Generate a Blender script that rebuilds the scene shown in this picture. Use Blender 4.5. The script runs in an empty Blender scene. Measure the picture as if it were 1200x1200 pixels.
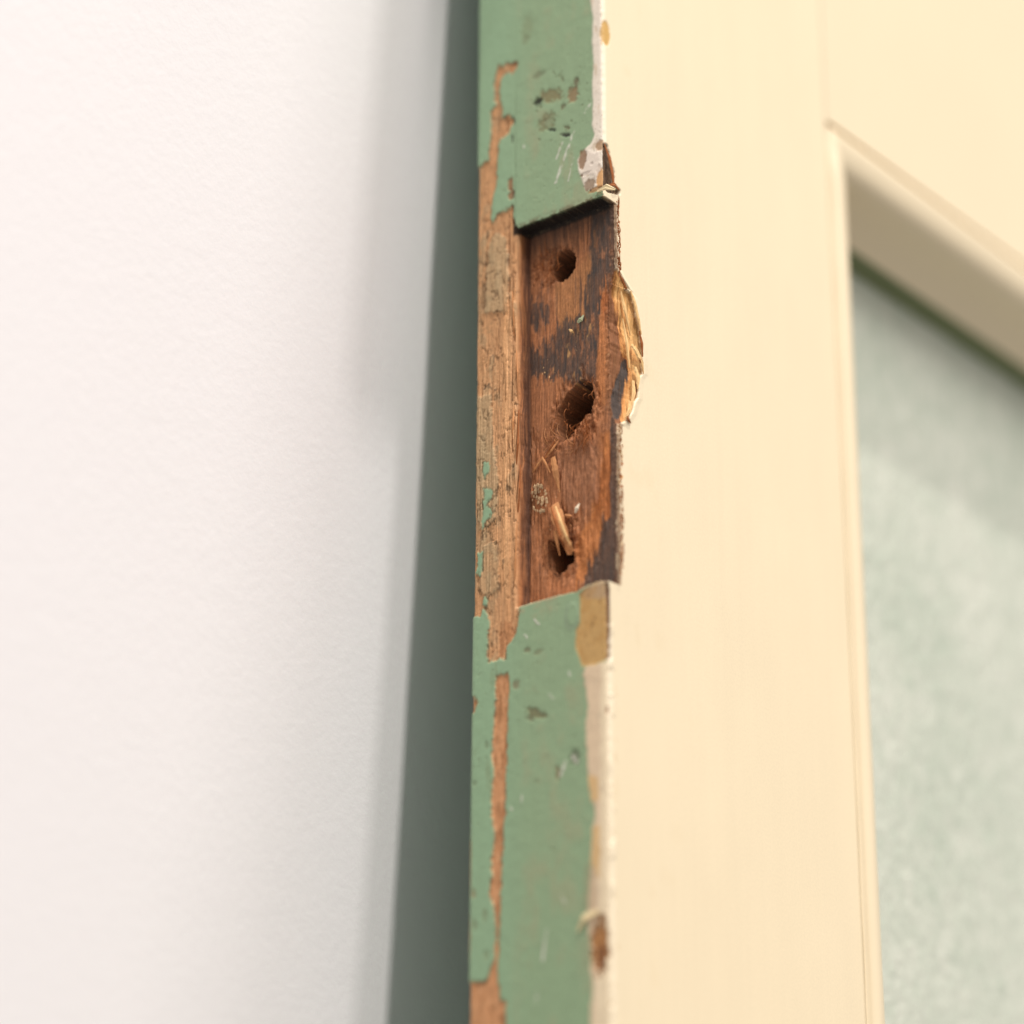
import bpy, math, random
import numpy as np
from mathutils import Vector, Matrix

S = bpy.context.scene
COL = S.collection
MM = 0.001

# ------------------------------------------------------------------ camera
AZ, PITCH, ROLL, FPX = 39.2713, 23.1672, 0.30, 3344.92
CAMP = np.array([-0.48255, -0.36631, -0.34276])
a_, p_, r_ = map(math.radians, (AZ, PITCH, ROLL))
FW = np.array([math.cos(a_)*math.cos(p_), math.sin(a_)*math.cos(p_), math.sin(p_)])
RT = np.array([math.sin(a_), -math.cos(a_), 0.0]); UP = np.cross(RT, FW)
RT, UP = RT*math.cos(r_)+UP*math.sin(r_), -RT*math.sin(r_)+UP*math.cos(r_)
cd = bpy.data.cameras.new('camera'); cam = bpy.data.objects.new('camera', cd); COL.objects.link(cam)
m3 = Matrix([[RT[i], UP[i], -FW[i]] for i in range(3)])
cam.matrix_world = Matrix.Translation(Vector(CAMP)) @ m3.to_4x4()
cd.sensor_width = 36; cd.lens = FPX/1200*36; cd.clip_start = 0.02; cd.clip_end = 50
cd.dof.use_dof = True
cd.dof.focus_distance = 0.686
cd.dof.aperture_fstop = 4.5
S.camera = cam

# ------------------------------------------------------------------ light (indoor lamps)
S.view_settings.view_transform = 'Standard'; S.view_settings.look = 'None'
S.view_settings.exposure = 0.0; S.view_settings.gamma = 1.0
W = bpy.data.worlds.new('World'); S.world = W; W.use_nodes = True
W.node_tree.nodes['Background'].inputs[0].default_value = (1.0, 0.965, 0.94, 1)
W.node_tree.nodes['Background'].inputs[1].default_value = 0.47

def area(name, d, dist, sx, sy, power, color, target=(0.0, 0.03, -0.05)):
    l = bpy.data.lights.new(name, 'AREA'); l.shape = 'RECTANGLE'; l.size = sx; l.size_y = sy
    l.energy = power; l.color = color
    o = bpy.data.objects.new(name, l); COL.objects.link(o)
    v = Vector(d).normalized()
    o.location = Vector(target) + v*dist
    o.rotation_euler = (-v).to_track_quat('-Z', 'Y').to_euler()
    return o
area('ceiling_lamp', (-0.47, -1.0, 1.45), 4.2, 0.17, 1.8, 160, (1.0, 0.962, 0.942))
area('window_light', (0.50, -1.0, 0.95), 4.2, 1.3, 1.7, 38, (1.0, 0.962, 0.942))
area('ceiling_downlight', (-0.20, -1.0, 3.2), 3.2, 0.13, 0.06, 78, (1.0, 0.965, 0.95))

# ------------------------------------------------------------------ picture -> plane of the real surface
def ray(px, py):
    return FW + RT*((px-600)/FPX) - UP*((py-600)/FPX)
def onx(px, py, x=0.0):            # point on the plane x = const (mm) -> (y, z) in mm
    d = ray(px, py); t = (x*MM-CAMP[0])/d[0]; q = CAMP+d*t; return q[1]*1000, q[2]*1000
def ony(px, py, y=0.0):            # point on the plane y = const (mm) -> (x, z) in mm
    d = ray(px, py); t = (y*MM-CAMP[1])/d[1]; q = CAMP+d*t; return q[0]*1000, q[2]*1000

# ------------------------------------------------------------------ numpy noise
def vnoise(x, y, seed):
    T = np.random.RandomState(seed).rand(256, 256).astype(np.float32)
    xf = np.floor(x); yf = np.floor(y); fx = x-xf; fy = y-yf
    xi = xf.astype(int) & 255; yi = yf.astype(int) & 255; x1 = (xi+1) & 255; y1 = (yi+1) & 255
    fx = fx*fx*(3-2*fx); fy = fy*fy*(3-2*fy)
    return (T[xi, yi]*(1-fx)+T[x1, yi]*fx)*(1-fy)+(T[xi, y1]*(1-fx)+T[x1, y1]*fx)*fy
def fbm(x, y, seed, o=4):
    s = 0; a = 1; t = 0
    for i in range(o):
        s = s+a*vnoise(x*2**i+17.3*i, y*2**i+9.1*i, seed+i); t += a; a *= .55
    return s/t-.5
def sstep(a, b, x):
    t = np.clip((x-a)/(b-a), 0, 1); return t*t*(3-2*t)
def inpoly(X, Y, poly):
    poly = np.array(poly); res = np.zeros(X.shape, bool)
    x0, y0 = poly.min(0); x1, y1 = poly.max(0)
    bb = (X >= x0) & (X <= x1) & (Y >= y0) & (Y <= y1)
    if not bb.any(): return res
    x = X[bb]; y = Y[bb]; r = np.zeros(x.shape, bool)
    for i in range(len(poly)):
        ax, ay = poly[i-1]; bx, by = poly[i]
        c = (ay > y) != (by > y)
        if ay != by: r ^= c & (x < (bx-ax)*(y-ay)/(by-ay)+ax)
    res[bb] = r; return res
def soft(m, n=1):
    m = m.astype(np.float32)
    for _ in range(n):
        p = np.pad(m, 1, mode='edge')
        m = (p[:-2, 1:-1]+p[2:, 1:-1]+p[1:-1, :-2]+p[1:-1, 2:]+2*m)/6
    return m
def lin(r, g, b):
    c = np.array([r, g, b])/255.0
    return np.where(c <= .04045, c/12.92, ((c+.055)/1.055)**2.4)

TH = 40.56
Z0, Z1 = -215.0, 130.0          # finely modelled height of the stile (mm)
NZ = 1640; NE = 205
_y, ZTE = onx(605, 268)
z = np.sort(np.concatenate([np.linspace(Z0, Z1, NZ), np.linspace(ZTE-1.1, ZTE+.7, 60)])); NZ = len(z)   # extra rows where the recess starts
MD = 4.2                         # depth of the hinge mortise

def curve(pts, f, k=1, to=0):
    """interpolate a traced line: value of coordinate `to` as a function of z"""
    q = np.array([f(*p) for p in pts]); o = np.argsort(q[:, 1])
    return np.interp(z, q[o, 1], q[o, 0])

nz1 = fbm(z*.9, z*0, 5, 4); nz2 = fbm(z*.35, z*0+4, 9, 3)
ZT = onx(605, 268)[1]; ZB = onx(608, 709)[1]
# inner edge of the torn-out wood along the mortise floor (plane x = MD)
fl = lambda px, py: onx(px, py, MD)
inner = curve([(724, 300), (724, 320), (722, 330), (723, 347), (727, 367), (730, 393), (731, 413), (737, 423), (737, 450), (733, 478), (729, 490), (728, 500)], fl)
outline = [(723, 300), (725, 316), (729, 325), (733, 337), (738, 340), (742, 348), (747, 370), (751, 393), (753, 410), (754, 437), (750, 442), (748, 450), (748, 466), (744, 471), (741, 483), (736, 492), (727, 497), (726, 510)]
outer = curve(outline, lambda a, b: ony(a, b, 0))
inm = (z < ZT+9) & (z > ZB+5)
outer = np.where((z < ony(725, 316)[1]) & (z > ony(727, 497)[1]), outer+.5*nz1, MD)
outer = np.maximum(outer, MD+.2)
SP = np.clip((outer-MD-.3)/1.5, 0, 1)                       # where the spall exists
ayc = 0.35 + np.clip((outer-MD)/7, 0, 1)*(1.7+.9*nz2)+.15*np.abs(nz1)     # arris inset in y
ay = ayc[:, None]
t = np.sort(np.concatenate([np.linspace(0, 1, NE), np.linspace(25.6, 28.2, 44)/TH]))[::-1][None, :]; NE = t.shape[1]
Y = ay+(TH-ay)*t; Z = np.repeat(z[:, None], NE, 1)

# ragged sampling coordinates
wy = fbm(Y*.9, Z*.5, 11, 4); wz = fbm(Y*.9+50, Z*.5, 21, 4)
Yr = Y+wy*1.1+.8*fbm(Y*4, Z*1.6, 14, 3); Zr = Z+wz*1.8+1.4*fbm(Y*4+9, Z*1.6, 15, 3)
Yf = Y+fbm(Y*1.6, Z*.25, 12, 3)*.9; Zf = Z+fbm(Y*2.2, Z*.12, 13, 3)*7     # grain-wise ragged
def E(pts, x=0.0): return [onx(a, b, x) for a, b in pts]
def PM(pts, x=0.0, mode='r', n=1):
    yy, zz = {'r': (Yr, Zr), 'f': (Yf, Zf), 'n': (Y, Z)}[mode]
    return soft(inpoly(yy, zz, E(pts, x)), n)
def EL(cx, cy, rx, ry, x=0.0, rag=.25, n=1, rot=0):
    y0, z0 = onx(cx, cy, x); y1, _ = onx(cx+rx, cy, x); _, z1 = onx(cx, cy+ry, x)
    a = abs(y1-y0); b = abs(z1-z0); dy = Y-y0; dz = Z-z0
    c, s = math.cos(rot), math.sin(rot); dy, dz = dy*c+dz*s, -dy*s+dz*c
    d = (dy/a)**2+(dz/b)**2+rag*7*fbm(Y*1.7, Z*1.5, 77, 4)
    return sstep(1.45, .55, d) if rag >= .3 else sstep(1.25, .75, d)
def SEG(x0, y0, x1, y1, w, x=0.0, n=1):
    """tapered stroke between two traced points, w = half width in mm"""
    a = np.array(onx(x0, y0, x)); b = np.array(onx(x1, y1, x)); d = b-a; L = d@d
    u = np.clip(((Y-a[0])*d[0]+(Z-a[1])*d[1])/L, 0, 1)
    D = np.hypot(Y-a[0]-u*d[0], Z-a[1]-u*d[1])
    return sstep(w*1.25, w*.6, D+.25*w*4*fbm(Y*2, Z*.6, 31, 3))

# ---- colour palette (base colours)
GREEN = lin(137, 160, 124); GREEN2 = lin(137, 167, 133)
WOODT = lin(196, 148, 104); WOODO = lin(204, 148, 98); WOODD = lin(120, 74, 42)
FLOOR = lin(160, 104, 66); FLOORO = lin(192, 120, 64); CHAR = lin(60, 55, 51); DARKB = lin(50, 34, 24)
WHITE = lin(226, 214, 196); CREAM = lin(231, 213, 179); OCHRE = lin(188, 150, 92); FILL = lin(172, 152, 116)

C = np.empty(Y.shape+(3,)); C[:] = GREEN
def mix(col, m, k=1.0):
    global C
    m = (np.clip(m, 0, 1)*k)[..., None]; C = C*(1-m)+np.asarray(col)*m
H = np.zeros(Y.shape); WD = np.zeros(Y.shape); RO = np.full(Y.shape, .5)
g1 = fbm(Y*2.6, Z*.10, 41, 4); g2 = fbm(Y*6, Z*.2, 45, 3); g3 = fbm(Y*.5, Z*.03, 48, 3); iso = fbm(Y*.5, Z*.5, 51, 4); fine = fbm(Y*3, Z*3, 55, 3)
grime = fbm(Y*.18, Z*.07, 60, 4)
# green paint: uneven tone, brush lines, dirt
C = C*(1+.10*grime[..., None]+.05*g1[..., None])
mix(lin(150, 152, 118), sstep(-.02, .22, grime+.25*iso)*sstep(30, 24, Y), .55)
mix(GREEN2, sstep(20, 34, Y), .7)
H += .05*g1+.10*iso+.03*g2
# seam of the cut line above the mortise
seam = np.exp(-((Y-27.9-.15*g3)/.22)**2)*sstep(ZT-2, ZT+1, Z)*sstep(ZT+45, ZT+36, Z)
H -= .14*seam; mix(lin(104, 116, 88), seam, .4)
# dirt / dents in the upper green
spk = sstep(.20, .27, fbm(Y*1.1, Z*.9, 64, 4))*sstep(.5, .9, EL(655, 125, 36, 42, rag=.3))
mix(lin(112, 96, 62), spk, .75); H -= .25*spk
for (cx, cy, rx, ry, col, k, dh) in [
    (645, 112, 13, 7, (124, 104, 64), .7, .25), (630, 119, 4, 4, (52, 56, 40), .95, .5), (671, 110, 6, 8, (140, 98, 62), .7, .3),
    (641, 143, 9, 9, (112, 100, 62), .6, .2), (643, 142, 4, 4, (140, 156, 122), .6, 0), (647, 152, 5, 1.6, (34, 40, 28), .9, .3), (662, 158, 5, 2, (40, 36, 30), .9, .3),
    (618, 32, 6, 12, (124, 132, 96), .45, .1), (616, 47, 4, 4, (110, 112, 80), .4, .1), (601, 141, 1.8, 5, (50, 50, 34), .9, .4), (600, 163, 1.3, 5, (60, 56, 40), .7, .3),
    (598, 214, 2.5, 7, (150, 104, 68), .85, .3), (599, 228, 3, 5, (150, 104, 68), .85, .3), (602, 76, 4, 3, (130, 84, 52), .9, .3),
    (675, 96, 3, 5, (96, 78, 54), .7, .2), (660, 125, 3, 3, (96, 84, 54), .7, .2), (632, 87, 6, 4, (96, 96, 66), .5, .15),
    (628, 836, 13, 4.5, (116, 108, 72), .75, .3), (621, 842, 5, 2.6, (92, 68, 40), .85, .3), (653, 906, 2.5, 8, (132, 92, 60), .9, .4), (673, 888, 5, 10, (66, 56, 40), .8, .5),
    (618, 762, 4, 3, (112, 100, 70), .6, .2), (628, 916, 3, 3, (110, 112, 80), .5, .2), (604, 803, 4, 5, (128, 104, 74), .6, .2),
    (631, 764, 5, 3, (118, 116, 84), .5, .2), (555, 1047, 2, 5, (140, 104, 70), .8, .2), (568, 1073, 2, 7, (118, 112, 76), .7, .2), (570, 873, 2, 4, (100, 104, 72), .6, .2),
    (556, 918, 2, 3, (90, 92, 64), .6, .2), (556, 1084, 2, 5, (108, 92, 60), .7, .2), (570, 1120, 3, 6, (118, 120, 84), .6, .2)]:
    r = (rx+ry)/2; mk = EL(cx, cy, rx*1.1, ry*1.1, rag=.42, rot=.5 if (cx, cy) == (628, 836) else (0.4 if rx > ry+2 else 0)); k *= .6 if cy > 840 else 1; mix(lin(*col), mk, k); H -= dh*mk*k
# light specks and scrapes
for s in [(672, 155, 651, 214, .42), (659, 167, 652, 186, .25), (692, 122, 685, 132, .42), (672, 184, 666, 212, .16), (640, 1090, 636, 1125, .35), (663, 893, 657, 908, .45),
          (671, 886, 675, 892, .55), (598, 945, 600, 948, .4), (667, 788, 668, 790, .45), (630, 1160, 628, 1175, .3), (614, 171, 614, 173, .28), (583, 95, 585, 100, .4),
          (626, 726, 632, 732, .18), (614, 744, 619, 748, .25), (644, 814, 648, 818, .4), (612, 930, 611, 940, .2), (658, 1050, 662, 1058, .2)]:
    m = SEG(*s)*sstep(-.16, .06, fbm(Y*2.2, Z*.8, 32, 3)); mix(lin(210, 206, 192), m, .8); H += .06*m
mott = sstep(.12, .3, fbm(Y*.8, Z*.12, 66, 4))*sstep(30, 32, Y); mix(lin(126, 140, 104), mott, .45)
mott2 = sstep(.26, .33, fbm(Y*1.4, Z*1.0, 67, 3)); mix(lin(122, 130, 96), mott2, .35); H -= .08*mott2

# ---- bare wood: flaked area on the far arris and beside the mortise
bare1 = PM([(582, 80), (600, 73), (606, 74), (606, 82), (595, 86), (587, 89), (585, 105), (587, 125), (589, 140), (597, 134), (601, 142), (596, 157), (586, 162), (584, 180), (581, 197),
            (582, 212), (578, 225), (575, 247), (575, 263), (582, 252), (592, 246), (600, 241), (603, 262), (616, 278), (618, 690), (609, 712), (606, 740), (600, 750), (593, 756), (592, 771), (572, 776),
            (571, 768), (572, 744), (574, 733), (571, 719), (566, 712), (562, 720), (553, 727), (540, 725), (540, 198), (562, 197), (572, 187), (575, 160), (575, 132), (580, 124), (579, 100)])
bare2 = PM([(581, 792), (580, 836), (576, 879), (578, 912), (575, 940), (576, 959), (579, 974), (576, 1005), (576, 1027), (572, 1046), (577, 1057), (579, 1074), (581, 1096), (579, 1118),
            (574, 1139), (569, 1150), (556, 1151), (540, 1148), (535, 1260), (592, 1260), (592, 1174), (585, 1172), (583, 1152), (582, 1135), (584, 1102), (586, 1070), (587, 1027), (589, 994), (590, 962), (592, 940),
            (592, 912), (594, 879), (595, 831), (597, 803), (595, 788), (588, 792)])
bare3 = PM([(545, 816), (556, 818), (561, 822), (556, 834), (545, 836)])
bare4 = PM([(545, 955), (550, 955), (552, 1000), (549, 1060), (551, 1100), (549, 1140), (540, 1140)], mode='f')*.8
bare = np.clip(bare1+bare2+bare3, 0, 1)
isl = PM([(566, 540), (573, 540), (574, 552), (568, 562), (565, 553)])+PM([(567, 570), (577, 574), (576, 584), (570, 592), (579, 600), (571, 610), (564, 622), (566, 600)])
isl = isl+PM([(559, 648), (564, 645), (566, 660), (562, 676), (557, 672)])+PM([(566, 699), (571, 700), (571, 711), (565, 710)])
isl = np.clip(isl, 0, 1); bare = bare*(1-isl)
filler = PM([(574, 280), (583, 272), (592, 277), (594, 300), (595, 340), (592, 365), (578, 367), (568, 365), (570, 320)])+PM([(558, 465), (574, 462), (577, 500), (578, 530), (584, 560), (580, 610), (560, 620), (556, 560)])
filler = np.clip(filler+PM([(566, 640), (582, 632), (584, 690), (570, 700), (560, 690)])*.7+sstep(.12, .26, fbm(Y*.35, Z*.12, 70, 3))*bare1*.6, 0, 1)*bare
flow = 1-sstep(.2, .8, soft((Z > onx(590, 560)[1]), 2))
WB = np.empty(C.shape); WB[:] = WOODT
k = sstep(-.3, .3, g1+.5*g3)[..., None]; WB = WB*(1-k*.35)+WOODO*k*.35
# a convex band of wood next to the mortise with its highlight painted in and a darker crack along it
band = np.exp(-((Y-30.4-.7*g3)/1.1)**2)*sstep(ZT-8, ZT-20, Z)*sstep(ZB-2, ZB+12, Z)
WB = WB*(1-.35*band[..., None])+lin(222, 170, 118)*.35*band[..., None]
crk = sstep(.17, .25, fbm(Y*1.5, Z*.07, 73, 4))*sstep(-.12, .12, fbm(Y*.25, Z*.12, 74, 3))
crk2 = sstep(.05, .0, np.abs(fbm(Y*.8, Z*.25, 75, 3)-.04))
mixk = lambda A, col, m, kk: A*(1-(m*kk)[..., None])+np.asarray(col)*(m*kk)[..., None]
WB = mixk(WB, WOODD, crk, .55)
blot = sstep(-.02, .2, fbm(Y*.45, Z*.22, 76, 5)); greyz = sstep(31.5, 33.5, Y+1.5*g3)
WB = mixk(WB, lin(170, 142, 106), blot*greyz, .6); WB = mixk(WB, lin(214, 158, 108), sstep(.0, .2, fbm(Y*1.2, Z*.06, 78, 3))*(1-greyz), .7)
WB = mixk(WB, lin(150, 120, 84), sstep(.1, .25, fbm(Y*1.4, Z*.9, 79, 4))*greyz, .5)
WB = mixk(WB, FILL, filler, .6)
WB = mixk(WB, lin(96, 72, 48), crk2*sstep(-.15, .1, iso), .6)
fr = np.clip((1-soft(filler > .45, 3))*(filler > .2)*3, 0, 1); WB = mixk(WB, lin(84, 66, 44), fr*sstep(-.1, .1, iso), .7)
WB = mixk(WB, lin(226, 172, 120), band*sstep(-.15, .1, g1), .6)
WB = mixk(WB, lin(168, 112, 70), PM([(583, 735), (600, 722), (600, 770), (583, 770)], mode='f'), .6)
WB = mixk(WB, lin(196, 140, 96), np.clip(bare2, 0, 1), .8)
WB = mixk(WB, lin(150, 104, 66), sstep(.0, .2, fbm(Y*1.3, Z*.35, 83, 4))*np.clip(bare2+bare3, 0, 1), .75)
WB = mixk(WB, lin(218, 168, 124), sstep(.05, .25, fbm(Y*1.6+30, Z*.3, 87, 4))*np.clip(bare2+bare3, 0, 1), .5)
C = C*(1-bare[..., None])+WB*bare[..., None]
mix(lin(176, 140, 96), bare4*(1-bare))
Hb = -.42+.5*g1+.22*g2+.35*g3+.3*fine*.6-.5*crk-.25*crk2*sstep(-.1, .15, iso)+.38*filler+.25*band
Hb = Hb*(1-.6*sstep(2.5, .3, TH-Y)); Hb2 = -.38+.22*g1+.2*iso+.12*fine
w2 = np.clip(bare2+bare3, 0, 1); Hb = Hb*(1-w2)+Hb2*w2
H = H*(1-bare)+Hb*bare
WD = np.maximum(WD, bare*(1-.5*filler)*(1-.7*w2))
RO = RO*(1-bare)+.78*bare
# dark rim where the film broke off
rim = np.clip(soft(bare > .5, 4)*(1-bare)*3, 0, 1)*sstep(-.05, .15, fbm(Y*.6, Z*.6, 80, 3)); mix(lin(88, 68, 44), rim, .5)
rim2 = np.clip((1-soft(bare > .5, 3))*bare*3, 0, 1)*sstep(0, .2, fbm(Y*.5+9, Z*.5, 82, 3)); mix(WOODD, rim2, .65)

# ---- white primer strip along the near arris
wb = [(692, -40), (692, 0), (695, 20), (694, 50), (696, 75), (694, 100), (695, 120), (694, 147), (697, 158), (693, 168), (685, 175), (677, 187), (678, 200), (681, 207), (686, 222), (740, 226), (740, -40)]
wm = PM(wb, mode='n', n=2)
wl = PM([(684, 782), (688, 825), (687, 868), (690, 912), (693, 935), (697, 950), (694, 987), (694, 1016), (689, 1048), (688, 1080), (694, 1135), (693, 1200), (692, 1300), (760, 1300), (760, 775), (711, 773)], n=2)
mix(WHITE, wm); mix(lin(214, 190, 158), wl)
wl2 = PM([(706, 776), (704, 830), (704, 900), (703, 950), (701, 1000), (702, 1050), (701, 1120), (697, 1160), (696, 1300), (760, 1300), (760, 776)], n=2)
mix(CREAM, wl2, .85)
H += .10*np.clip(wm+wl, 0, 1)*(1-.3*0)
mix(lin(198, 178, 148), sstep(.15, .25, fbm(Y*1.0, Z*.4, 84, 3))*np.clip(wm+wl, 0, 1), .6)
sp2 = sstep(.24, .28, fbm(Y*2.2, Z*1.8, 86, 3))*wm; mix(lin(120, 92, 62), sp2, .5)
mix(lin(206, 168, 110), PM([(690, 905), (702, 912), (702, 940), (693, 938)], n=2)+PM([(695, 970), (704, 968), (704, 1030), (694, 1015)], n=3), .8)
mix(lin(150, 128, 96), PM([(686, 1010), (698, 1016), (700, 1062), (682, 1068)], n=3), .35)
for (cx, cy, rx, ry, col) in [(683, 187, 5, 11, (138, 106, 76)), (704, 170, 6, 6.5, (168, 134, 98)), (691, 216, 7, 7, (150, 126, 102)), (707, 40, 4, 13, (196, 156, 92)), (686, 204, 7, 2, (120, 90, 60)),
                              (694, 192, 1.5, 2, (60, 44, 30)), (703, 209, 4, 15, (206, 152, 88)), (697, 222, 8, 3, (170, 128, 80)), (712, 832, 2, 5, (150, 110, 80)), (714, 854, 2, 3, (150, 120, 80))]:
    mk = EL(cx, cy, rx, ry, rag=.2); mix(lin(*col), mk, .9); H -= .16*mk
scr = PM([(690, 178), (702, 176), (704, 196), (698, 208), (688, 206), (682, 212), (684, 198)], mode='r'); mix(lin(222, 208, 192), scr, .9); H += .12*scr
# chip low on the arris
ch = EL(703, 1109, 10, 34, rag=.28); mix(lin(176, 124, 72), ch); mix(lin(120, 72, 36), EL(703, 1122, 5, 18, rag=.3), .8); H -= .7*ch; WD = np.maximum(WD, ch)
# ochre exposed wood under the mortise
och = PM([(679, 696), (688, 688), (701, 679), (711, 679), (711, 712), (712, 772), (697, 779), (682, 781), (678, 768), (674, 759), (675, 738), (680, 729)], mode='n', n=2)
mix(OCHRE, och); mix(lin(168, 142, 112), PM([(679, 696), (701, 679), (711, 679), (710, 700), (690, 703)], n=3), .75)
mix(lin(176, 132, 70), och*sstep(-.1, .25, fbm(Y*.5, Z*.5, 88, 3)), .5); mix(lin(110, 76, 40), och*sstep(.22, .28, fbm(Y*2, Z*.8, 90, 3)), .7)
orim = np.clip(soft(och > .5, 4)*(1-och)*3, 0, 1); mix(lin(116, 110, 78), orim, .35)
H = H-.22*och+.03*och*g1; RO = RO-.1*och
mix(lin(90, 56, 34), SEG(709, 682, 711, 772, .32), .95); H -= .6*SEG(709, 684, 711, 772, .34)
wht = PM([(712, 684), (728, 680), (728, 712), (716, 716), (718, 770), (711, 772)], mode='r', n=1); mix(lin(236, 222, 200), wht, .95)
# paint run beside it
run = EL(670, 722, 9, 17, rag=.03); core = EL(671, 720, 6, 13, rag=.03); mix(lin(132, 150, 122), run*(1-core), .6); H += .12*core+.06*run
edgel = sstep(3.2, 0, np.abs(Z-(ZB-1.2+(27.5-Y)*.0)))*sstep(27.5, 26, Y)*sstep(12, 15, Y)
mix(lin(168, 150, 116), edgel*sstep(-.05, .2, iso), .55)
mix(lin(200, 176, 140), sstep(.7, .1, np.abs(Z-(ZB-.3)))*sstep(28, 26.5, Y), .6)

# ---- the hinge mortise
ztop = ZT+.4*fbm(Y*.7, Y*0+3, 91, 3)+.35*fbm(Y*3, Y*0, 92, 3)
yb = [onx(604, 711), onx(621, 706), onx(653, 697), onx(677, 692), onx(688, 685), onx(701, 680), onx(712, 680), onx(718, 680)]
yb = sorted(yb); zbot = np.interp(Y, [p[0] for p in yb], [p[1] for p in yb])+.2*fbm(Y*1.2, Y*0+7, 93, 3)
yl = 27.55+.35*fbm(Z*.2, Z*0+2, 94, 4)+.15*g1+.9*sstep(ZT-62, ZT-70, Z)*0
mt = sstep(-.05, .28, ztop-Z)*sstep(-.15, .3, Z-zbot)
ml = sstep(-.1, 1.35, yl-Y+.35*g1)
M = mt*ml
FY = Y+fbm(Y*1.3, Z*.12, 101, 4)*1.3; FZ = Z+fbm(Y*2.6, Z*.1, 103, 4)*9
def FM(pts, n=1, rag=True): return soft(inpoly(FY if rag else Y, FZ if rag else Z, E(pts, MD)), n)
D = np.empty(C.shape); D[:] = FLOOR
gg = fbm(Y*1.6, Z*.05, 105, 4); g4 = fbm(Y*5, Z*.12, 107, 3); g5 = fbm(Y*11, Z*.22, 109, 3)
sc = fbm(Y*.9, Z*.6, 110, 5)
D = D*(1.04+.65*gg[..., None]+.5*g4[..., None]+.6*g5[..., None]+.5*sc[..., None])
D = mixk(D, lin(176, 122, 86), sstep(.05, .25, fbm(Y*1.4, Z*.5, 112, 5)), .45)
D = mixk(D, lin(88, 52, 32), sstep(.16, .26, fbm(Y*2.8, Z*.06, 108, 4)), .7)
D = mixk(D, lin(164, 116, 70), FM([(650, 330), (690, 300), (700, 250), (690, 370), (664, 392), (650, 370)], 2), .45)
D = mixk(D, FLOORO, FM([(702, 332), (716, 326), (728, 380), (724, 470), (700, 470), (700, 360)], 2), .45)
D = mixk(D, lin(150, 78, 30), FM([(707, 336), (722, 334), (727, 362), (712, 372), (703, 350)], 2), .6)
D = mixk(D, FLOORO, FM([(700, 520), (714, 500), (716, 600), (706, 640), (690, 670), (676, 690), (672, 640), (696, 590)], 2), .7)
D = mixk(D, lin(150, 84, 36), FM([(698, 560), (716, 520), (716, 610), (704, 600), (694, 620)], 1), .6)
D = mixk(D, lin(158, 104, 68), FM([(612, 430), (650, 430), (650, 520), (616, 520)], 2), .45)
D = mixk(D, lin(150, 102, 72), FM([(655, 520), (705, 520), (700, 590), (665, 600), (652, 560)], 2), .6)
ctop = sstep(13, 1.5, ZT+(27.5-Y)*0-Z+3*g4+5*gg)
char = np.zeros(Y.shape)
for pl in ([(692, 240), (724, 236), (724, 318), (716, 334), (696, 330), (690, 300)],
           [(688, 320), (706, 316), (704, 372), (690, 380), (684, 360)],
           [(621, 350), (645, 352), (644, 380), (620, 384)],
           [(652, 380), (672, 372), (702, 366), (702, 390), (698, 445), (684, 455), (650, 445), (622, 440), (622, 404), (650, 400)],
           [(724, 360), (731, 366), (732, 400), (724, 405)], [(737, 420), (742, 420), (738, 456), (730, 490), (724, 492), (730, 450)],
           [(714, 490), (732, 488), (734, 690), (716, 690), (715, 600)],
           [(716, 600), (732, 600), (732, 690), (676, 694), (688, 662), (700, 640), (704, 612)]):
    char = np.maximum(char, FM(pl, 1))
streak = sstep(.10, .2, fbm(Y*1.5, Z*.05, 111, 3))
char = np.maximum(char, streak*FM([(650, 310), (700, 320), (700, 400), (616, 400), (620, 350)], 2)*.8)
char *= (.9+.5*fbm(Y*2.5, Z*.3, 113, 3))*(.45+.55*np.maximum(sstep(-.2, -.02, fbm(Y*1.3, Z*.3, 114, 5)), soft(inpoly(Y, Z, E([(700, 480), (740, 480), (740, 700), (670, 700), (690, 640)], MD)), 4)))
wear = sstep(.12, .3, fbm(Y*.9, Z*.35, 115, 4))*FM([(640, 380), (700, 380), (690, 450), (640, 450)], 2)
D = mixk(D, CHAR, char, .93)
D = mixk(D, lin(190, 142, 88), wear, .75)
D = D*(1+.6*fine[..., None]+.5*fbm(Y*7, Z*.9, 116, 3)[..., None])
Hf = -MD+.28*gg+.22*g4+.1*g5+.15*iso
gouge = FM([(610, 500), (650, 520), (700, 500), (716, 520), (712, 640), (690, 680), (640, 690), (616, 600)], 4)
Hf = Hf-.5*gouge*(.5+1.4*gg+2.0*fbm(Y*.9, Z*.2, 117, 4)+1.2*fbm(Y*2.2, Z*.35, 118, 3))
def FE(cx, cy, rx, ry, rag=.2, rot=0): return EL(cx, cy, rx, ry, x=MD, rag=rag, rot=rot)
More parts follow.
